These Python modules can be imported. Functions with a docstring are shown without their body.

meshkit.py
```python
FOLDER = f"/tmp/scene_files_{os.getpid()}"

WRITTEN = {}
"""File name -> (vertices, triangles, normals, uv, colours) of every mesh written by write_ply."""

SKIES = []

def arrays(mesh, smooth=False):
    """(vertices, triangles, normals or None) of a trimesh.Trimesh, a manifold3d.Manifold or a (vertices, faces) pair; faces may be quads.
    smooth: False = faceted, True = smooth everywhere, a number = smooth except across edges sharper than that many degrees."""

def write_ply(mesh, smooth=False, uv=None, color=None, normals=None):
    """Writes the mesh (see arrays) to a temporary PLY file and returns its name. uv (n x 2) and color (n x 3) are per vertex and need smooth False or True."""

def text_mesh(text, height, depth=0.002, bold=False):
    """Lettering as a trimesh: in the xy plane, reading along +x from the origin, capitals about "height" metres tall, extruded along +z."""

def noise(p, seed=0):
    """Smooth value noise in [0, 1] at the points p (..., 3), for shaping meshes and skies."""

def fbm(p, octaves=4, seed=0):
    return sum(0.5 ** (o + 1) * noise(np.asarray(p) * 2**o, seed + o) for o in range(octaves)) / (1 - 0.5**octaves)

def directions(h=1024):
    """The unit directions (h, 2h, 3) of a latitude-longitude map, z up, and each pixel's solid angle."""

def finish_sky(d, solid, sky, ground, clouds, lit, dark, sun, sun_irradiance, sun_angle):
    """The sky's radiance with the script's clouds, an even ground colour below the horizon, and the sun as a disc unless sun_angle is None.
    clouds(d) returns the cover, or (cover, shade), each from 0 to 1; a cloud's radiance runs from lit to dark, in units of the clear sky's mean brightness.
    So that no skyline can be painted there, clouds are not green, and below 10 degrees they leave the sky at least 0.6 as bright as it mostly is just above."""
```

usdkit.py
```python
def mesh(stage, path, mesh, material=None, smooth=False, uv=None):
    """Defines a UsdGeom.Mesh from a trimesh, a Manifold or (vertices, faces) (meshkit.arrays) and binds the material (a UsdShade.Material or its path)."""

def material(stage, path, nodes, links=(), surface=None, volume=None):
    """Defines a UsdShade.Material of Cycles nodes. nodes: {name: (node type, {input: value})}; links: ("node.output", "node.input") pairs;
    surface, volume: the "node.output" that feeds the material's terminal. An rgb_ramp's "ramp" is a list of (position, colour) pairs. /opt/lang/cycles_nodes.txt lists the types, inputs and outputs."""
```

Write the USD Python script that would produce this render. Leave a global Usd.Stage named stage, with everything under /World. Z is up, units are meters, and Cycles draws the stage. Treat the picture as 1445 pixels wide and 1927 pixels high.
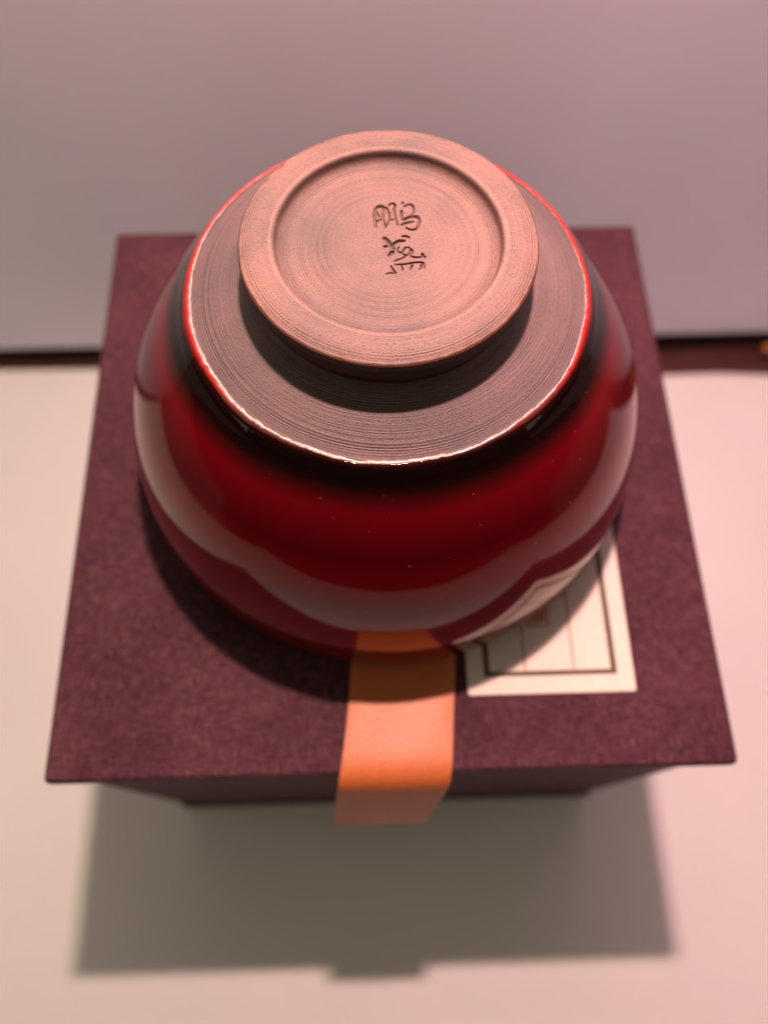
import math
import numpy as np
import trimesh
import usdkit
from scipy.interpolate import CubicSpline, PchipInterpolator
from shapely.geometry import LineString, Polygon, box as sbox
from pxr import Gf, Sdf, Usd, UsdGeom, UsdLux, UsdShade, Vt

rng = np.random.default_rng(7)
stage = Usd.Stage.CreateInMemory()
UsdGeom.SetStageUpAxis(stage, 'Z')
UsdGeom.SetStageMetersPerUnit(stage, 1.0)
UsdGeom.Xform.Define(stage, '/World')
UsdGeom.Scope.Define(stage, '/World/Looks')

W, H = 0.14, 0.1176            # gift box: width (and depth), height of its top above the sheet

# ------------------------------------------------------------------ camera
cam = UsdGeom.Camera.Define(stage, '/World/camera')
R = np.array([0.99957864, -0.0278669, 0.00812274])
U = np.array([0.02243584, 0.91929809, 0.39292194])
F = np.array([0.01841674, 0.39257414, -0.91953595])
C = np.array([-0.00369686, -0.01378165, 0.16608175 + H])
cam.AddTransformOp().Set(Gf.Matrix4d(*R, 0, *U, 0, *(-F), 0, *C, 1))
cam.CreateHorizontalApertureAttr(36.0)
cam.CreateVerticalApertureAttr(36.0 * 1024 / 767)
cam.CreateFocalLengthAttr(36.0 * 1486.06 / 1445)
cam.CreateFStopAttr(11.5)
cam.CreateFocusDistanceAttr(0.1195)
cam.CreateClippingRangeAttr((0.01, 50.0))
cam.CreateExposureAttr(0.0)

# ------------------------------------------------------------------ lamps
def look_matrix(pos, target):
    pos, target = np.array(pos, float), np.array(target, float)
    z = pos - target; z /= np.linalg.norm(z)
    up = np.array([0, 1, 0]) if abs(z[1]) < 0.9 else np.array([0, 0, 1])
    x = np.cross(up, z); x /= np.linalg.norm(x)
    y = np.cross(z, x)
    return Gf.Matrix4d(*x, 0, *y, 0, *z, 0, *pos, 1)

def rect(name, pos, target, w, h, col, inten):
    l = UsdLux.RectLight.Define(stage, '/World/' + name)
    l.AddTransformOp().Set(look_matrix(pos, target))
    l.CreateWidthAttr(w); l.CreateHeightAttr(h)
    l.CreateColorAttr(Gf.Vec3f(*col)); l.CreateIntensityAttr(inten)
    return l

# two small LED modules above the box, in front of the back panel
rect('lamp_cream', (0.008, 0.132, H + 0.3196), (-0.36, 0.13, 0.13), 0.012, 0.009, (1.0, 0.77, 0.59), 3700)
rect('lamp_pink', (0.017, 0.132, H + 0.3196), (0.40, 0.135, 0.14), 0.012, 0.009, (1.0, 0.53, 0.56), 5300)
# added fill panels for dim room light, parted to keep front reflections dark
rect('added_fill_left', (-1.1, 0.0, 0.85), (0, 0.05, 0.15), 1.5, 1.3, (1.0, 0.84, 0.62), 0.60)
rect('added_fill_right', (1.1, 0.0, 0.85), (0, 0.05, 0.15), 1.5, 1.3, (1.0, 0.80, 0.62), 0.60)

# ------------------------------------------------------------------ helpers
def key(prim, **kw):
    for k, v in kw.items():
        prim.SetCustomDataByKey(k, v)

def free(path):
    if not stage.GetPrimAtPath(path):
        return path
    i = 1
    while stage.GetPrimAtPath(f'{path}_{i:03d}'):
        i += 1
    return f'{path}_{i:03d}'

def obj(name, mesh, mat, parent='/World', smooth=False, label=None):
    path = free(f'{parent}/{name}')
    m = usdkit.mesh(stage, path, mesh, mat, smooth=smooth)
    if label:
        key(m.GetPrim(), label=label)
    return path

def thing(name, label, category, loc=(0, 0, 0)):
    path = free('/World/' + name)
    x = UsdGeom.Xform.Define(stage, path)
    x.AddTranslateOp().Set(Gf.Vec3d(*loc))
    key(x.GetPrim(), label=label, category=category)
    return path

def raw_mesh(name, v, f, n, mat, parent, shade=None):
    path = free(f'{parent}/{name}')
    used = np.unique(f)
    re = np.full(len(v), -1); re[used] = np.arange(len(used))
    m = UsdGeom.Mesh.Define(stage, path)
    m.CreatePointsAttr(Vt.Vec3fArray.FromNumpy(v[used].astype(np.float32)))
    m.CreateFaceVertexCountsAttr(Vt.IntArray.FromNumpy(np.full(len(f), 3, np.int32)))
    m.CreateFaceVertexIndicesAttr(Vt.IntArray.FromNumpy(re[f].astype(np.int32).ravel()))
    m.CreateSubdivisionSchemeAttr('none')
    m.CreateNormalsAttr(Vt.Vec3fArray.FromNumpy(n[used].astype(np.float32)))
    m.SetNormalsInterpolation('vertex')
    if shade is not None:
        UsdGeom.PrimvarsAPI(m).CreatePrimvar('groove', Sdf.ValueTypeNames.FloatArray, 'vertex').Set(Vt.FloatArray.FromNumpy(shade[used].astype(np.float32)))
    UsdShade.MaterialBindingAPI.Apply(m.GetPrim()).Bind(UsdShade.Material.Get(stage, mat))
    return path

def normals(v, f):
    n = np.zeros_like(v)
    c = np.cross(v[f[:, 1]] - v[f[:, 0]], v[f[:, 2]] - v[f[:, 0]])
    for k in range(3):
        np.add.at(n, f[:, k], c)
    return n / np.maximum(np.linalg.norm(n, axis=1, keepdims=True), 1e-30)

def grid_faces(rows, cols):
    """rows x cols polar grid, closed in the column direction"""
    i, j = np.meshgrid(np.arange(rows - 1), np.arange(cols), indexing='ij')
    a = i * cols + j; b = i * cols + (j + 1) % cols
    c = a + cols; d = b + cols
    return np.concatenate([np.stack([a, b, d], -1).reshape(-1, 3), np.stack([a, d, c], -1).reshape(-1, 3)])

def smooth_noise1(x, seed):
    """1-D value noise in [-1, 1]"""
    g = np.random.default_rng(seed).uniform(-1, 1, 4096)
    i = np.floor(x).astype(int); t = x - i; t = t * t * (3 - 2 * t)
    return g[i % 4096] * (1 - t) + g[(i + 1) % 4096] * t

def rounded_box(x0, x1, y0, y1, z0, z1, r, seg=4):
    """box with rounded edges: hull of sphere corners"""
    import manifold3d as m3
    s = m3.Manifold.sphere(r, seg * 4)
    parts = [s.translate([x, y, z]) for x in (x0 + r, x1 - r) for y in (y0 + r, y1 - r) for z in (z0 + r, z1 - r)]
    return m3.Manifold.batch_hull(parts)

L = '/World/Looks/'
def mat(name, nodes, links, surface='p.BSDF'):
    usdkit.material(stage, L + name, nodes, links, surface=surface)
    return L + name

# ------------------------------------------------------------------ materials
PAPER = mat('white_paper', {
    't': ('texture_coordinate', {}),
    'n': ('noise_texture', {'scale': 9.0, 'detail': 4.0}),
    'r': ('rgb_ramp', {'ramp': [(0.3, (0.76, 0.745, 0.72)), (0.7, (0.82, 0.805, 0.78))]}),
    'n2': ('noise_texture', {'scale': 900.0, 'detail': 3.0}),
    'b': ('bump', {'strength': 0.12, 'distance': 0.0003}),
    'p': ('principled_bsdf', {'roughness': 0.55, 'specular_ior_level': 0.25})},
    [('t.object', 'n.vector'), ('n.fac', 'r.fac'), ('r.color', 'p.base_color'), ('t.object', 'n2.vector'), ('n2.fac', 'b.height'), ('b.normal', 'p.normal')])

PANEL = mat('panel_white', {
    't': ('texture_coordinate', {}),
    'n': ('noise_texture', {'scale': 7.0, 'detail': 3.0}),
    'r': ('rgb_ramp', {'ramp': [(0.3, (0.75, 0.77, 0.90)), (0.7, (0.83, 0.84, 0.95))]}),
    'n2': ('noise_texture', {'scale': 700.0, 'detail': 2.0}),
    'b': ('bump', {'strength': 0.15, 'distance': 0.0004}),
    'p': ('principled_bsdf', {'roughness': 0.6, 'specular_ior_level': 0.2})},
    [('t.object', 'n.vector'), ('n.fac', 'r.fac'), ('r.color', 'p.base_color'), ('t.object', 'n2.vector'), ('n2.fac', 'b.height'), ('b.normal', 'p.normal')])

WOOD = mat('dark_wood', {
    't': ('texture_coordinate', {}),
    'm': ('mapping', {'scale': (6.0, 60.0, 6.0)}),
    'n': ('noise_texture', {'scale': 3.0, 'detail': 5.0, 'distortion': 0.6}),
    'r': ('rgb_ramp', {'ramp': [(0.3, (0.045, 0.015, 0.012)), (0.7, (0.09, 0.032, 0.026))]}),
    'p': ('principled_bsdf', {'roughness': 0.35})},
    [('t.object', 'm.vector'), ('m.vector', 'n.vector'), ('n.fac', 'r.fac'), ('r.color', 'p.base_color')])

def cloth(name, dark, light, fleck):
    return mat(name, {
        't': ('texture_coordinate', {}),
        'wx': ('wave_texture', {'bands_direction': 'x', 'scale': 620.0, 'distortion': 1.2, 'detail': 2.0, 'detail_scale': 1.5}),
        'wy': ('wave_texture', {'bands_direction': 'y', 'scale': 620.0, 'distortion': 1.2, 'detail': 2.0, 'detail_scale': 1.5}),
        'add': ('math', {'math_type': 'multiply'}),
        'mx': ('mapping', {'scale': (330.0, 4600.0, 1200.0)}), 'nx': ('noise_texture', {'scale': 1.0, 'detail': 2.0}),
        'my': ('mapping', {'scale': (4600.0, 330.0, 1200.0)}), 'ny': ('noise_texture', {'scale': 1.0, 'detail': 2.0}),
        'thr': ('math', {'math_type': 'maximum'}),
        'big': ('noise_texture', {'scale': 55.0, 'detail': 4.0}),
        'bigm': ('math', {'math_type': 'multiply_add', 'value2': 0.20, 'value3': -0.10}),
        'sum': ('math', {'math_type': 'add', 'use_clamp': True}),
            'wvm': ('math', {'math_type': 'multiply_add', 'value2': 0.34, 'value3': -0.085}),
            'sum0': ('math', {'math_type': 'add'}),
        'r': ('rgb_ramp', {'ramp': [(0.39, dark), (0.585, light), (0.76, fleck)]}),
        'hs': ('math', {'math_type': 'multiply_add', 'value2': 0.6}),
        'b': ('bump', {'strength': 0.7, 'distance': 0.0003}),
        'p': ('principled_bsdf', {'roughness': 0.5, 'specular_ior_level': 0.1})},
        [('t.object', 'wx.vector'), ('t.object', 'wy.vector'), ('wx.fac', 'add.value1'), ('wy.fac', 'add.value2'),
         ('t.object', 'mx.vector'), ('mx.vector', 'nx.vector'), ('t.object', 'my.vector'), ('my.vector', 'ny.vector'),
         ('nx.fac', 'thr.value1'), ('ny.fac', 'thr.value2'), ('t.object', 'big.vector'), ('big.fac', 'bigm.value1'),
         ('add.value', 'wvm.value1'), ('wvm.value', 'sum0.value1'), ('bigm.value', 'sum0.value2'), ('thr.value', 'sum.value1'), ('sum0.value', 'sum.value2'), ('sum.value', 'r.fac'), ('r.color', 'p.base_color'),
         ('thr.value', 'hs.value1'), ('add.value', 'hs.value3'), ('hs.value', 'b.height'), ('b.normal', 'p.normal')])
CLOTH = cloth('book_cloth', (0.028, 0.0085, 0.015), (0.088, 0.028, 0.045), (0.24, 0.105, 0.105))

RIBBON = mat('orange_leather', {
    't': ('texture_coordinate', {}),
    'n': ('noise_texture', {'scale': 1300.0, 'detail': 3.0}),
    'r': ('rgb_ramp', {'ramp': [(0.3, (0.50, 0.130, 0.030)), (0.7, (0.58, 0.155, 0.042))]}),
    'b': ('bump', {'strength': 0.45, 'distance': 0.00025}),
    'p': ('principled_bsdf', {'roughness': 0.48, 'specular_ior_level': 0.75})},
    [('t.object', 'n.vector'), ('n.fac', 'r.fac'), ('r.color', 'p.base_color'), ('n.fac', 'b.height'), ('b.normal', 'p.normal')])

def plain(name, col, rough=0.6, spec=0.3, scale=800.0, vary=0.12):
    c = np.array(col)
    return mat(name, {
        't': ('texture_coordinate', {}), 'n': ('noise_texture', {'scale': scale, 'detail': 3.0}),
        'r': ('rgb_ramp', {'ramp': [(0.3, c * (1 - vary)), (0.7, c * (1 + vary))]}),
        'p': ('principled_bsdf', {'roughness': rough, 'specular_ior_level': spec})},
        [('t.object', 'n.vector'), ('n.fac', 'r.fac'), ('r.color', 'p.base_color')])
LABEL = plain('label_paper', (0.73, 0.66, 0.56), 0.6, 0.2, 500, 0.03)
INK = plain('label_ink', (0.10, 0.075, 0.04), 0.6, 0.2, 2500, 0.2)
FINE_INK = plain('label_fine_ink', (0.17, 0.125, 0.06), 0.6, 0.2, 2500, 0.2)
SEAL = plain('seal_ink', (0.50, 0.17, 0.075), 0.6, 0.2, 2500, 0.2)
ORANGE = plain('orange_cord', (0.45, 0.17, 0.02), 0.5, 0.3, 900, 0.2)

def clay_mat(name, dark, light):
    return mat(name, {
        't': ('texture_coordinate', {}),
        'n1': ('noise_texture', {'scale': 42.0, 'detail': 6.0, 'roughness': 0.6}),
        'r1': ('rgb_ramp', {'ramp': [(0.36, dark), (0.62, light)]}),
        'n2': ('noise_texture', {'scale': 3600.0, 'detail': 3.0}),
        'r2': ('rgb_ramp', {'ramp': [(0.30, (0.45, 0.42, 0.42)), (0.44, (0.95, 0.95, 0.95)), (0.58, (1, 1, 1)), (0.74, (1.45, 1.38, 1.32))]}),
        'x': ('mix_color', {'blend_type': 'multiply', 'fac': 0.7, 'use_clamp_result': False}),
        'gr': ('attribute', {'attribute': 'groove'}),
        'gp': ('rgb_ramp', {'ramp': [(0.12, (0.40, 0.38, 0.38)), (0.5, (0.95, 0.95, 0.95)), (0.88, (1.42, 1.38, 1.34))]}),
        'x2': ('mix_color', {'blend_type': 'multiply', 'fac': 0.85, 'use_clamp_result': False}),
        's': ('separate_xyz', {}),
        'sx': ('math', {'math_type': 'multiply'}), 'sy': ('math', {'math_type': 'multiply'}), 'sa': ('math', {'math_type': 'add'}), 'rad': ('math', {'math_type': 'sqrt'}),
        'n3': ('noise_texture', {'scale': 420.0, 'detail': 4.0}),
        'rr': ('map_range', {'from_min': 0.0215, 'from_max': 0.0217, 'clamp': True}),
        'zw': ('math', {'math_type': 'multiply_add', 'value2': 0.0006}),
        'zr': ('map_range', {'from_min': 0.0600, 'from_max': 0.0700, 'clamp': True}),
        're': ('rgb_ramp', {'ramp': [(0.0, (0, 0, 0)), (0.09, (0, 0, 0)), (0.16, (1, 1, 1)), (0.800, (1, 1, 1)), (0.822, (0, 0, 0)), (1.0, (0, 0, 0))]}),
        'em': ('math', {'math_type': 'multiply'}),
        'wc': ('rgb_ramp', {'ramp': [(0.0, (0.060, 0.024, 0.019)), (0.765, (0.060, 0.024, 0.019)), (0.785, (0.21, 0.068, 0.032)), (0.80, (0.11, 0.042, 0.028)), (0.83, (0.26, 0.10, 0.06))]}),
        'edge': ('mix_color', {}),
        'b': ('bump', {'strength': 0.6, 'distance': 0.00016}),
        'p': ('principled_bsdf', {'roughness': 0.58, 'specular_ior_level': 0.32, 'diffuse_roughness': 0.5})},
        [('t.object', 'n1.vector'), ('n1.fac', 'r1.fac'), ('t.object', 'n2.vector'), ('n2.fac', 'r2.fac'),
         ('r1.color', 'x.a'), ('r2.color', 'x.b'),
         ('t.object', 's.vector'), ('s.x', 'sx.value1'), ('s.x', 'sx.value2'), ('s.y', 'sy.value1'), ('s.y', 'sy.value2'),
         ('sx.value', 'sa.value1'), ('sy.value', 'sa.value2'), ('sa.value', 'rad.value1'),
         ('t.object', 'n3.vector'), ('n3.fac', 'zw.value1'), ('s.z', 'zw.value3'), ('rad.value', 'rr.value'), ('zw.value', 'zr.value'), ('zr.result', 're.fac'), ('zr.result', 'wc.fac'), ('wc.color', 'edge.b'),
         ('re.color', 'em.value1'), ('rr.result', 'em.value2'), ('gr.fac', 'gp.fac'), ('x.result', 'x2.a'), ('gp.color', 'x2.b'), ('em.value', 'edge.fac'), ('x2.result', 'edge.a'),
         ('edge.result', 'p.base_color'), ('n2.fac', 'b.height'), ('b.normal', 'p.normal')])
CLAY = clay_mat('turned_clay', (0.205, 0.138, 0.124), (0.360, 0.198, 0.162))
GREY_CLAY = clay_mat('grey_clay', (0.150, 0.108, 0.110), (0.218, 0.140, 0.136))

ZG = 0.0564
GLAZE = mat('oxblood_glaze', {
    't': ('texture_coordinate', {}), 's': ('separate_xyz', {}),
    'n': ('noise_texture', {'scale': 60.0, 'detail': 4.0}),
    'w': ('math', {'math_type': 'multiply_add', 'value2': 0.0012}),
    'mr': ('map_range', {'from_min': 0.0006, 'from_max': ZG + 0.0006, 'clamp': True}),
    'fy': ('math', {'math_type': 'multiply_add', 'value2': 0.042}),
    'r': ('rgb_ramp', {'ramp': [(0.0, (0.17, 0.004, 0.008)), (0.35, (0.25, 0.007, 0.009)), (0.58, (0.19, 0.004, 0.007)), (0.70, (0.085, 0.002, 0.005)), (0.835, (0.165, 0.003, 0.008)),  # reds low on the bowl brightened to offset the weak light there
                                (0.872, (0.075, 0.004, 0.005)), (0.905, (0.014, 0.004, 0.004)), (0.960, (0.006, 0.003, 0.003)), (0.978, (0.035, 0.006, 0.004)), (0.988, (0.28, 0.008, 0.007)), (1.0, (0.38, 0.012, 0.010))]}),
    'wv': ('noise_texture', {'scale': 45.0, 'detail': 1.0}),
    'bp': ('bump', {'strength': 0.25, 'distance': 0.0006}),
    'p': ('principled_bsdf', {'roughness': 0.035, 'ior': 1.48, 'specular_ior_level': 0.5})},
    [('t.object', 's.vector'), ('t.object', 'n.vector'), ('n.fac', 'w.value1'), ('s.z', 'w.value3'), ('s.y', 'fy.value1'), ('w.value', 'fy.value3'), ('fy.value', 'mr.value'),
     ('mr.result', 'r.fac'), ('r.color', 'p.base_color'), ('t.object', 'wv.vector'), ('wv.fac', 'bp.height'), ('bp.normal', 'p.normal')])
GLAZE_EDGE = mat('glaze_edge', {
    't': ('texture_coordinate', {}), 'n': ('noise_texture', {'scale': 1800.0, 'detail': 3.0}),
    'r': ('rgb_ramp', {'ramp': [(0.3, (0.30, 0.20, 0.17)), (0.7, (0.66, 0.56, 0.50))]}),
    'b': ('bump', {'strength': 0.5, 'distance': 0.0002}),
    'p': ('principled_bsdf', {'roughness': 0.25})},
    [('t.object', 'n.vector'), ('n.fac', 'r.fac'), ('r.color', 'p.base_color'), ('n.fac', 'b.height'), ('b.normal', 'p.normal')])

# ------------------------------------------------------------------ setting: table, sheet, panel
p = obj('table', trimesh.creation.box(bounds=[(-0.9, -0.6, -0.04), (0.9, 0.5, -0.0012)]), WOOD)
key(stage.GetPrimAtPath(p), kind='structure', label='dark brown tabletop seen in the gap behind the white sheet')

def sheet():
    """white sheet on the table; its far edge is trimmed a little askew and lifts on the right"""
    nx, ny = 120, 120
    xs = np.linspace(-0.42, 0.42, nx)
    back = np.interp(xs, [-0.42, -0.158, -0.12, 0.0, 0.095, 0.122, 0.145, 0.166, 0.22, 0.42], [0.1785, 0.1761, 0.1758, 0.1725, 0.1668, 0.1672, 0.1675, 0.1660, 0.160, 0.140])
    t = np.linspace(0, 1, ny)
    X = np.repeat(xs[:, None], ny, 1)
    Y = -0.38 + (back[:, None] + 0.38) * t[None]
    lift = np.clip((xs - 0.08) / 0.2, 0, 1)[:, None] ** 1.5 * np.clip((t[None] - 0.84) / 0.16, 0, 1) ** 2 * 0.002
    Z = lift + 0.00025 * np.sin(X * 21 + 1) * np.sin(Y * 17)
    Z = np.maximum(Z, 0)
    top = np.stack([X, Y, Z], -1).reshape(-1, 3)
    bot = top - [0, 0, 0.0008]
    i, j = np.meshgrid(np.arange(nx - 1), np.arange(ny - 1), indexing='ij')
    a = (i * ny + j).ravel(); b = a + ny; c = b + 1; d = a + 1
    q = np.stack([a, b, c, d], 1)
    n = len(top)
    qb = q[:, ::-1] + n
    rim = np.concatenate([np.arange(nx) * ny, (nx - 1) * ny + np.arange(1, ny), np.arange(nx - 2, -1, -1) * ny + ny - 1, np.arange(ny - 2, 0, -1)])
    r2 = np.roll(rim, -1)
    side = np.stack([rim, rim + n, r2 + n, r2], 1)
    return np.vstack([top, bot]), np.vstack([q, qb, side])
p = obj('paper_sheet', sheet(), PAPER, smooth=40)
key(stage.GetPrimAtPath(p), label='white paper sheet lying flat on the table under the purple box', category='sheet')

# back panel: stands behind, its lower edge a little above the table
def panel():
    pts = np.array([(-0.5, 0.0070), (0.5, 0.0150), (0.5, 0.62), (-0.5, 0.62)])
    m = trimesh.creation.extrude_polygon(Polygon(pts), 0.004, engine='earcut')
    m.vertices = np.stack([m.vertices[:, 0], 0.184 - m.vertices[:, 2], m.vertices[:, 1]], 1)
    m.fix_normals()
    return m
p = obj('back_panel', panel(), PANEL)
key(stage.GetPrimAtPath(p), label='plain pale white panel standing upright behind the box and sheet', category='panel')

# orange cord end at the right edge
def cord():
    path = np.array([(0.1650, 0.1765, 0.0040), (0.171, 0.1770, 0.0052), (0.186, 0.1770, 0.0045), (0.210, 0.1760, 0.0014)])
    s = CubicSpline(np.arange(4), path); P = s(np.linspace(0, 3, 40))
    n = 14; V = []
    for k, c in enumerate(P):
        t = s(np.linspace(0, 3, 40)[k], 1); t /= np.linalg.norm(t)
        a = np.cross(t, [0, 0, 1]); a /= np.linalg.norm(a); b = np.cross(a, t)
        r = 0.0019 * min(1, math.sqrt(k / 3 + 0.02))
        th = np.linspace(0, 2 * math.pi, n, endpoint=False)
        V.append(c + r * (np.cos(th)[:, None] * a + np.sin(th)[:, None] * b * 0.8))
    V = np.concatenate(V)
    f = grid_faces(40, n)
    caps = [[0, k, k + 1] for k in range(1, n - 1)] + [[39 * n, 39 * n + k + 1, 39 * n + k] for k in range(1, n - 1)]
    m = trimesh.Trimesh(V, np.vstack([f, caps]), process=False); m.fix_normals()
    return m
p = obj('orange_cord', cord(), ORANGE, smooth=60)
key(stage.GetPrimAtPath(p), label='small orange cord end on the dark table at the right edge, by the panel', category='cord')

# ------------------------------------------------------------------ gift box
BOX = thing('gift_box', 'square dark purple cloth-covered gift box with orange pull tab and white label, under the bowl', 'gift box')
OV, LT, BT = 0.0028, 0.0036, 0.0026      # overhang and thickness of lid and base boards
LIDZ = H
obj('lid', rounded_box(-W / 2, W / 2, 0, W + 0.0006, H - LT, H, 0.0012), CLOTH, BOX, smooth=35)
obj('body', rounded_box(-W / 2 + OV, W / 2 - OV, OV * 0.6, W - OV, BT - 0.0003, H - LT + 0.0003, 0.0012), CLOTH, BOX, smooth=35)
obj('base_board', rounded_box(-W / 2 + 0.0015, W / 2 - 0.0015, 0.0008, W - 0.001, 0.0002, BT, 0.0009), CLOTH, BOX, smooth=35)

# the pull tab: strip glued on the lid, bending over the front edge and standing off
def tab():
    prof = [(0.060, H + 0.00035), (0.021, H + 0.00045), (0.012, H + 0.0005), (0.006, H + 0.00065), (0.0020, H + 0.0007), (-0.0012, H + 0.0002),
            (-0.0027, H - 0.0016), (-0.0036, H - 0.0040), (-0.0052, H - 0.0085), (-0.0070, H - 0.0134), (-0.0086, H - 0.0182)]
    prof = np.array(prof)
    s = np.concatenate([[0], np.cumsum(np.linalg.norm(np.diff(prof, axis=0), axis=1))])
    sp = PchipInterpolator(s, prof); ss = np.linspace(0, s[-1], 90)
    # smooth the bend
    P = sp(ss)
    for _ in range(10):
        P[1:-1] = P[1:-1] * 0.5 + (P[:-2] + P[2:]) * 0.25
    left = PchipInterpolator([-0.02, -0.0086, -0.002, 0.012, 0.021, 0.07], [-0.0135, -0.0130, -0.0112, -0.0091, -0.0084, -0.0065])
    right = PchipInterpolator([-0.02, -0.0086, -0.002, 0.012, 0.021, 0.07], [0.0070, 0.0072, 0.0112, 0.0127, 0.0136, 0.0152])
    tg = np.gradient(P, axis=0); tg /= np.linalg.norm(tg, axis=1, keepdims=True)
    nr = np.stack([tg[:, 1], -tg[:, 0]], 1)
    nr *= np.sign(nr[:5, 1].mean())
    cols = 21; th = 0.0006
    rows = []
    for sgn in (1, -1):
        for k in range(len(P)):
            u = np.linspace(0, 1, cols)
            x = left(P[k, 0]) * (1 - u) + right(P[k, 0]) * u
            e = th / 2 * sgn * (1 - 0.6 * (np.abs(2 * u - 1) ** 8))
            wob = 0.00006 * np.sin(x * 420 + k * 0.2)
            y = P[k, 0] + nr[k, 0] * (e + wob); z = P[k, 1] + nr[k, 1] * (e + wob)
            rows.append(np.stack([x, y, z], 1))
    V = np.concatenate(rows); n = len(P); N = n * cols
    i, j = np.meshgrid(np.arange(n - 1), np.arange(cols - 1), indexing='ij')
    a = (i * cols + j).ravel()
    q = np.stack([a, a + 1, a + cols + 1, a + cols], 1)
    rim = np.concatenate([np.arange(cols), (np.arange(1, n)) * cols + cols - 1, (n - 1) * cols + np.arange(cols - 2, -1, -1), np.arange(n - 2, 0, -1) * cols])
    r2 = np.roll(rim, -1)
    Q = np.vstack([q, q[:, ::-1] + N, np.stack([rim, r2, r2 + N, rim + N], 1)])
    m = trimesh.Trimesh(V, np.vstack([Q[:, [0, 1, 2]], Q[:, [0, 2, 3]]]), process=False)
    m.fix_normals()
    return m
obj('pull_tab', tab(), RIBBON, BOX, smooth=50, label='orange leather-like pull tab bending over the front edge of the lid')

# printed paper label on the lid, half under the bowl
def plate(poly, z0, z1):
    m = trimesh.creation.extrude_polygon(poly, z1 - z0, engine='earcut'); m.apply_translation((0, 0, z0)); return m
lx0, lx1, ly0, ly1 = 0.0160, 0.0512, 0.0151, 0.0880
zl = H + 0.00025
LAB = obj('label', plate(sbox(lx0, ly0, lx1, ly1).buffer(-0.0006).buffer(0.0006), H - 0.0001, zl), LABEL, BOX, label='cream paper label with dark double frame and thin column lines')
fx0, fx1, fy0, fy1, fw = 0.0196, 0.0477, 0.0188, 0.0843, 0.00125
obj('frame', plate(sbox(fx0, fy0, fx1, fy1).difference(sbox(fx0 + fw, fy0 + fw * 0.85, fx1 - fw, fy1 - fw)), zl - 0.00002, zl + 0.00003), INK, LAB)
for xd in (0.02835, 0.03870):
    obj('column_line', plate(sbox(xd - 0.00016, fy0 + fw, xd + 0.00016, fy1 - fw), zl - 0.00002, zl + 0.00002), FINE_INK, LAB)
def seal():
    parts = [sbox(0.0296, 0.0293, 0.0346, 0.0343).difference(sbox(0.0300, 0.0297, 0.0342, 0.0339))]
    r = np.random.default_rng(3)
    for k in range(4):
        x = 0.0304 + 0.00095 * k
        parts.append(sbox(x, 0.0300 + 0.0004 * r.random(), x + 0.0006, 0.0336 - 0.0004 * r.random()))
        for y in (0.0306, 0.0316, 0.0327):
            if r.random() < 0.75:
                parts.append(sbox(x - 0.0002, y, x + 0.0007, y + 0.0004))
    from shapely import union_all
    u = union_all(parts)
    return trimesh.util.concatenate([plate(g, zl - 0.00002, zl + 0.00002) for g in getattr(u, 'geoms', [u])])
obj('seal_stamp', seal(), SEAL, LAB, label='small orange-red square seal stamp')

# ------------------------------------------------------------------ the tea bowl, upside down on the box
BX, BY = 0.0003, 0.0751
BZ = H + 0.00035
BOWL = thing('tea_bowl', 'glossy oxblood red tea bowl turned upside down on the box, its unglazed clay foot up', 'bowl', (BX, BY, BZ))

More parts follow.
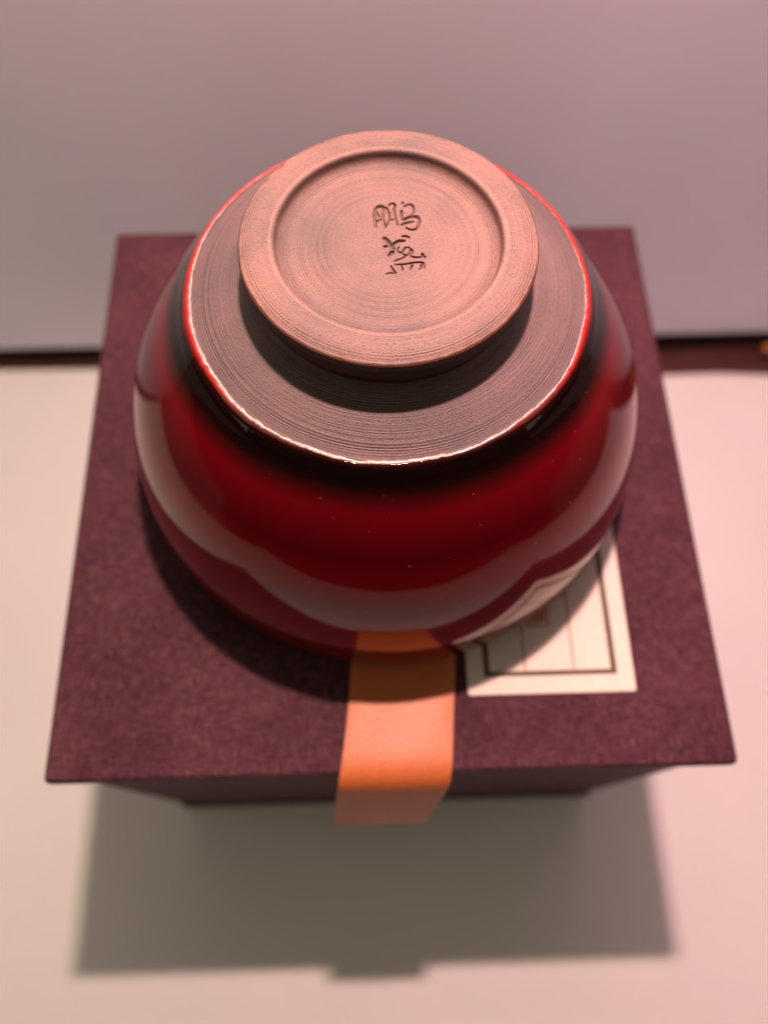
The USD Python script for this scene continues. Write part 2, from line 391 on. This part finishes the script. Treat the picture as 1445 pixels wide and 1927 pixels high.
zk = np.array([0, 0.012, 0.024, 0.036, 0.047, ZG]); rk = np.array([0.0532, 0.0543, 0.0524, 0.0479, 0.0411, 0.0343])
side = CubicSpline(zk, rk)
COLS = 720
theta = np.linspace(0, 2 * math.pi, COLS, endpoint=False)

def edge_wobble(th):
    return 0.00014 * np.sin(3 * th + 0.7) + 0.00011 * np.sin(11 * th + 2) + 0.00009 * smooth_noise1(th * 30, 5) + 0.00004 * smooth_noise1(th * 90, 6)

def body():
    out = [(rk[0] - 0.0030, 0.0006), (rk[0] - 0.0022, 0.0001), (rk[0] - 0.0014, 0.0), (rk[0] - 0.0006, 0.0004)]
    for z in np.linspace(0.0014, ZG - 0.0009, 90):
        out.append((float(side(z)) + (0.00025 * math.exp(-((z - ZG + 0.0016) / 0.0011) ** 2)), z))
    rg = rk[-1]
    out += [(rg + 0.00050, ZG - 0.00045), (rg + 0.00028, ZG - 0.00010), (rg + 0.00002, ZG + 0.00006), (rg - 0.00025, ZG + 0.00004), (rg - 0.00048, ZG - 0.00016), (rg - 0.0007, ZG - 0.0007)]
    # inside of the hollow bowl
    inn = []
    for z in np.linspace(ZG - 0.004, 0.0016, 40):
        inn.append((max(float(side(z)) - 0.0042, 0.001), z))
    prof = np.array(out + [(0.026, ZG - 0.0035)] + inn[2:])
    prof = np.vstack([prof, prof[:1]])
    r, z = prof[:, 0][:, None], prof[:, 1][:, None]
    near = np.exp(-np.abs(z - ZG) / 0.004)
    wob = edge_wobble(theta)[None] * near
    rr = r + 0.7 * wob + 0.00008 * np.sin(2 * theta + 1)[None]
    zz = z - 0.6 * wob
    V = np.stack([rr * np.cos(theta), rr * np.sin(theta), zz + 0 * rr], -1).reshape(-1, 3)
    f = grid_faces(len(prof), COLS)
    return V, f
v, f = body()
m = trimesh.Trimesh(v, f, process=False)
n = normals(v, f)
k = 40 * COLS
if (n[k] * [math.cos(theta[0]), math.sin(theta[0]), 0]).sum() < 0:
    f = f[:, ::-1]; n = -n
# first and last ring coincide: share their normals
n[:COLS] = n[-COLS:] = (n[:COLS] + n[-COLS:]) / np.linalg.norm(n[:COLS] + n[-COLS:], axis=1, keepdims=True)
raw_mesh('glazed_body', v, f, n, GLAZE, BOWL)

# pale rough line where the glaze ends on the clay
def edge_line():
    n = 10; a = np.linspace(0, 2 * math.pi, n, endpoint=False)
    front = np.clip(0.5 - 0.5 * np.sin(theta + 0.4), 0, 1)       # 1 at the front, 0 at the back
    rad = (0.00005 + 0.00028 * front ** 1.6) * (1 + 0.25 * smooth_noise1(theta * 30, 8) + 0.12 * smooth_noise1(theta * 110, 9))
    w = edge_wobble(theta)
    rc = rk[-1] - 0.00045 + 0.8 * w; zc = ZG + 0.00002 - 0.6 * w
    V = np.stack([(rc + rad * np.cos(x)) * np.cos(theta) for x in a], 0), np.stack([(rc + rad * np.cos(x)) * np.sin(theta) for x in a], 0), np.stack([zc + 0.8 * rad * np.sin(x) for x in a], 0)
    V = np.stack(V, -1)
    V = np.concatenate([V, V[:1]], 0).reshape(-1, 3)
    f = grid_faces(n + 1, COLS)
    m = trimesh.Trimesh(V, f, process=True); m.fix_normals()
    return m
obj('glaze_edge', edge_line(), GLAZE_EDGE, BOWL, smooth=60, label='thin pale rough line where the red glaze ends')

# potter's stamp: strokes as seen on the foot, in stamp units (x right, y down), carved into the clay
STROKES = [
    # upper character
    ([(335, 675), (328, 600), (320, 490), (335, 405), (380, 345), (440, 330), (475, 370), (470, 450), (462, 530), (480, 610), (502, 690)], 46),
    ([(358, 420), (402, 525)], 26), ([(350, 600), (400, 572), (462, 558)], 28), ([(370, 350), (460, 372)], 44),
    ([(485, 345), (540, 375), (560, 450), (576, 505), (560, 595), (505, 688)], 34),
    ([(575, 325), (640, 288), (682, 322), (662, 400), (674, 500), (692, 585), (715, 660)], 36),
    ([(562, 452), (602, 448)], 24), ([(590, 575), (660, 552)], 24),
    ([(835, 245), (798, 300)], 30),
    ([(790, 420), (786, 500), (802, 572), (870, 545), (960, 522), (1050, 522), (1086, 585), (1070, 662), (1022, 728), (950, 742), (862, 708)], 42),
    ([(838, 346), (940, 312), (990, 342), (1000, 420), (960, 490)], 34),
    ([(775, 652), (880, 622), (985, 606)], 36),
    # lower character
    ([(480, 875), (525, 925), (582, 1000), (620, 1045)], 74), ([(600, 1005), (660, 955), (740, 922), (812, 924)], 56),
    ([(555, 1150), (612, 1095)], 66), ([(465, 1015), (545, 1002)], 34), ([(785, 845), (845, 848), (898, 872)], 40),
    ([(712, 1030), (690, 1092), (752, 1112), (842, 1028), (882, 1032), (905, 1080)], 28), ([(775, 1125), (822, 1158), (890, 1122), (922, 1062), (942, 1092), (902, 1160)], 30),
    ([(630, 1250), (720, 1222), (822, 1180)], 26), ([(900, 1172), (1000, 1196), (1090, 1190)], 30), ([(1105, 1140), (1122, 1180), (1145, 1190)], 44),
    ([(640, 1308), (780, 1304), (900, 1288), (1010, 1278), (1108, 1282), (1124, 1330), (1118, 1378)], 30),
    ([(570, 1328), (612, 1400), (642, 1440), (560, 1440), (485, 1452)], 30), ([(742, 1325), (764, 1400)], 30), ([(922, 1320), (892, 1392)], 30), ([(1084, 1312), (1052, 1390)], 28)]
ZD = 0.06635     # height of the sunken foot floor

def to_foot(px):
    """stamp units -> millimetre place on the foot floor"""
    px = np.asarray(px, float)
    a = 720.0 - 0.0                                              # stamp centre
    sx = 1 / 9.031 * 8.55e-5
    X = 0.0017 + (px[:, 0] - a) * sx
    Y = 0.00110 + (900 - px[:, 1]) * sx * 1.31
    return np.stack([X, Y], 1)

def groove_depth(xy):
    from scipy.spatial import cKDTree
    d = np.zeros(len(xy)); burr = np.zeros(len(xy))
    near = np.nonzero((np.abs(xy[:, 0]) < 0.007) & (np.abs(xy[:, 1]) < 0.009))[0]
    q = xy[near]; best = np.full(len(q), 0.0); bb = np.zeros(len(q))
    for pts, w in STROKES:
        P = to_foot(pts)
        s = np.concatenate([[0], np.cumsum(np.linalg.norm(np.diff(P, axis=0), axis=1))])
        P = PchipInterpolator(s, P)(np.linspace(0, s[-1], max(20, int(s[-1] / 3e-5))))
        t = np.linspace(0, 1, len(P))
        dist, idx = cKDTree(P).query(q)
        half = w / 9.031 * 8.55e-5 * 0.66 * (0.72 + 0.28 * np.sin(math.pi * np.clip(t[idx] * 0.9 + 0.1, 0, 1)))
        u = dist / half
        best = np.maximum(best, np.where(u < 1, np.minimum(1, 1.7 * (1 - u ** 2)), 0) * np.minimum(half / 0.00016, 1.3))
        bb = np.maximum(bb, np.exp(-((u - 1.35) / 0.35) ** 2))
    d[near] = best; burr[near] = bb * (best < 0.05)
    return d, burr

def clay():
    prof = []                                                    # (r, z, ring amplitude)
    for r in np.concatenate([[0.00003], np.arange(0.0001, 0.0171, 0.00008)]):
        prof.append((r, ZD + 0.0001 * (r / 0.017) ** 2, 0.14 + 0.86 * min(1, max(0, (r - 0.005) / 0.011)) ** 1.3))
    cove = [(0.01735, ZD + 0.00020), (0.01762, ZD + 0.00040), (0.01785, ZD + 0.00070), (0.01800, ZD + 0.00105), (0.01808, 0.06778), (0.01815, 0.06808), (0.01826, 0.06830), (0.01842, 0.06844)]
    cove = CubicSpline(np.arange(9), [(0.0171, ZD + 0.0001)] + cove)(np.linspace(0, 8, 33))
    prof += [(float(a), float(b), 0.15) for a, b in cove[1:]]    # steep inner wall of the foot ring
    for r in np.arange(0.01860, 0.02325, 0.00007):              # flat of the foot ring
        prof.append((r, 0.06852 - 0.00055 * max(0, (r - 0.0205) / 0.0025) ** 2, 0.5 + 0.5 * (r > 0.0212)))
    for t in np.linspace(0, 1, 9)[1:]:                           # worn outer edge
        a = t * math.pi / 2
        prof.append((0.02325 + 0.00065 * math.sin(a), 0.06797 - 0.00055 * (1 - math.cos(a)) - 0.0002 * t, 0.25))
    for t in np.linspace(0, 1, 40)[1:]:                          # outer wall, leaning in towards the shoulder
        prof.append((0.0239 - 0.00145 * t + 0.00016 * math.sin(t * 6.28 * 2), 0.06722 - 0.00662 * t, 0.2))
    for t in np.linspace(0, 1, 12)[1:]:                          # soft corner
        a = t * math.pi / 2
        prof.append((0.02245 + 0.0008 * (1 - math.cos(a)), 0.0606 - 0.0007 * math.sin(a), 0.1))
    r0, z0 = 0.02325, 0.0599
    for r in np.arange(r0 + 0.0001, 0.03425, 0.00008):          # shoulder down to the glaze
        t = (r - r0) / (0.0342 - r0)
        prof.append((r, z0 + (0.05585 - z0) * (0.75 * t + 0.25 * t * t), 0.85 + 0.55 * t))
    prof = np.array(prof)
    r, z, amp = (prof[:, k][:, None] for k in range(3))
    arc = np.concatenate([[0], np.cumsum(np.linalg.norm(np.diff(prof[:, :2], axis=0), axis=1))])[:, None]
    th = theta[None]
    spiral = arc + 0.00043 * th / (2 * math.pi) + 0.00006 * np.sin(2 * th + 1) + 0.00004 * np.sin(5 * th)
    # closing the spiral: blend the seam
    g = lambda s, sd: 0.62 * np.sin(2 * math.pi * s / 0.00043 + 1.5 * smooth_noise1(s / 0.0016, sd + 3)) * (0.75 + 0.45 * smooth_noise1(s / 0.0011, sd + 4)) + smooth_noise1(s / 0.00018, sd) * 0.45
    wgt = np.clip((th - 5.6) / 0.68, 0, 1); wgt = wgt * wgt * (3 - 2 * wgt)
    rings = g(spiral, 21) * (1 - wgt) + g(spiral - 0.00043, 21) * wgt
    patch = 0.65 + 0.35 * np.sin(th * 2 + arc * 300 + 1.3) * np.sin(th * 3 - arc * 500)
    h = 0.000060 * amp * rings * patch
    h += 0.000006 * rng.normal(size=(len(prof), COLS))
    # chatter marks low on the shoulder
    chat = np.sin(th * 260 + 9 * smooth_noise1(arc / 0.0004, 31)) * np.clip((arc - arc.max() + 0.006) / 0.005, 0, 1) * np.clip(-np.sin(th) + 0.1, 0, 1)
    h += 0.000010 * chat
    h += 0.00004 * np.sin(2 * th + 0.4) * (r > 0.0187)
    # profile normals
    d = np.gradient(prof[:, :2], axis=0); nrm = np.stack([-d[:, 1], d[:, 0]], 1); nrm /= np.linalg.norm(nrm, axis=1, keepdims=True)
    rr = r + nrm[:, :1] * h; zz = z + nrm[:, 1:] * h
    edge = (np.clip((arc - (arc.max() - 0.002)) / 0.002, 0, 1))
    rr = rr + edge * 0.7 * edge_wobble(theta)[None]
    xy = np.stack([rr * np.cos(theta), rr * np.sin(theta)], -1).reshape(-1, 2)
    zz = zz.reshape(-1).copy()
    well = np.repeat(prof[:, 0] < 0.0171, COLS)
    dep = np.zeros(len(xy)); bur = np.zeros(len(xy))
    dep[well], bur[well] = groove_depth(xy[well])
    zz -= dep * 0.00042
    zz += bur * 0.00005
    # a few pits
    for _ in range(260):
        a = rng.uniform(0, 2 * math.pi); R_ = 0.034 * math.sqrt(rng.uniform(0, 1)); s = rng.uniform(0.00006, 0.00016)
        q = ((xy - [R_ * math.cos(a), R_ * math.sin(a)]) ** 2).sum(1)
        kk = np.nonzero(q < (3 * s) ** 2)[0]
        zz[kk] -= s * 0.55 * np.exp(-q[kk] / s ** 2)
    global SH
    SH = (0.5 + 0.5 * amp * rings * patch).reshape(-1) * (1 - 0.5 * np.clip(dep * 1.3, 0, 1))  # painted shade darkens the carved stamp strokes
    wall_ring = np.repeat(np.clip(1 - np.abs(prof[:, 0] - 0.01798) / 0.00042, 0, 1), COLS) * (0.75 + 0.25 * np.sin(np.tile(theta, len(prof)) * 3 + 1))  # darker ring around the recess wall
    SH = SH * (1 - 0.95 * wall_ring)
    SH = SH * (1 - 0.45 * np.repeat(np.exp(-((prof[:, 0] - 0.0169) / 0.0007) ** 2), COLS)) + 0.35 * np.repeat(np.exp(-((prof[:, 0] - 0.0188) / 0.00025) ** 2) * (prof[:, 1] > 0.068), COLS)  # disc edge painted darker and lip paler to bring out the recess
    V = np.column_stack([xy, zz])
    V[:COLS] = V[:COLS].mean(0)
    f = grid_faces(len(prof), COLS)[:, ::-1]
    return V, f, dep, prof, SH
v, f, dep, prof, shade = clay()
n = normals(v, f)
if n[len(n) // 8, 2] < 0:
    f = f[:, ::-1]; n = -n
row = f.min(1) // COLS
rr = prof[row, 0]
carved = (dep[f].max(1) > 0.02)
first_wall = int(np.argmax(prof[:, 0] >= 0.0171))
shoulder_row = int(np.nonzero((prof[:, 1] > 0.0605))[0].max())
isw = row < first_wall
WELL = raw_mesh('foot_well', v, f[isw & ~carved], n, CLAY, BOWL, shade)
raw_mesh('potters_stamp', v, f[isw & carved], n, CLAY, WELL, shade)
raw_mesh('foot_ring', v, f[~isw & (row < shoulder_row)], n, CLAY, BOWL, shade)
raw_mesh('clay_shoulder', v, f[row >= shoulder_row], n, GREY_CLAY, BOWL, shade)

# specks of dust on the glaze
def dust():
    r_ = np.random.default_rng(12)
    out = []
    for _ in range(55):
        a = -math.pi / 2 + r_.normal() * 0.9; z = r_.uniform(0.012, 0.0535)
        b = trimesh.creation.icosphere(0, 1.0); b.apply_scale(r_.uniform(0.00003, 0.00007) * np.array([1, 1, 1.0]))
        R_ = float(side(z)); b.apply_translation((R_ * math.cos(a), R_ * math.sin(a), z)); out.append(b)
    return trimesh.util.concatenate(out)
DUST = plain('dust', (0.55, 0.45, 0.40), 0.9, 0.1)
key(stage.GetPrimAtPath(obj('dust_specks', dust(), DUST, BOWL)), kind='stuff')
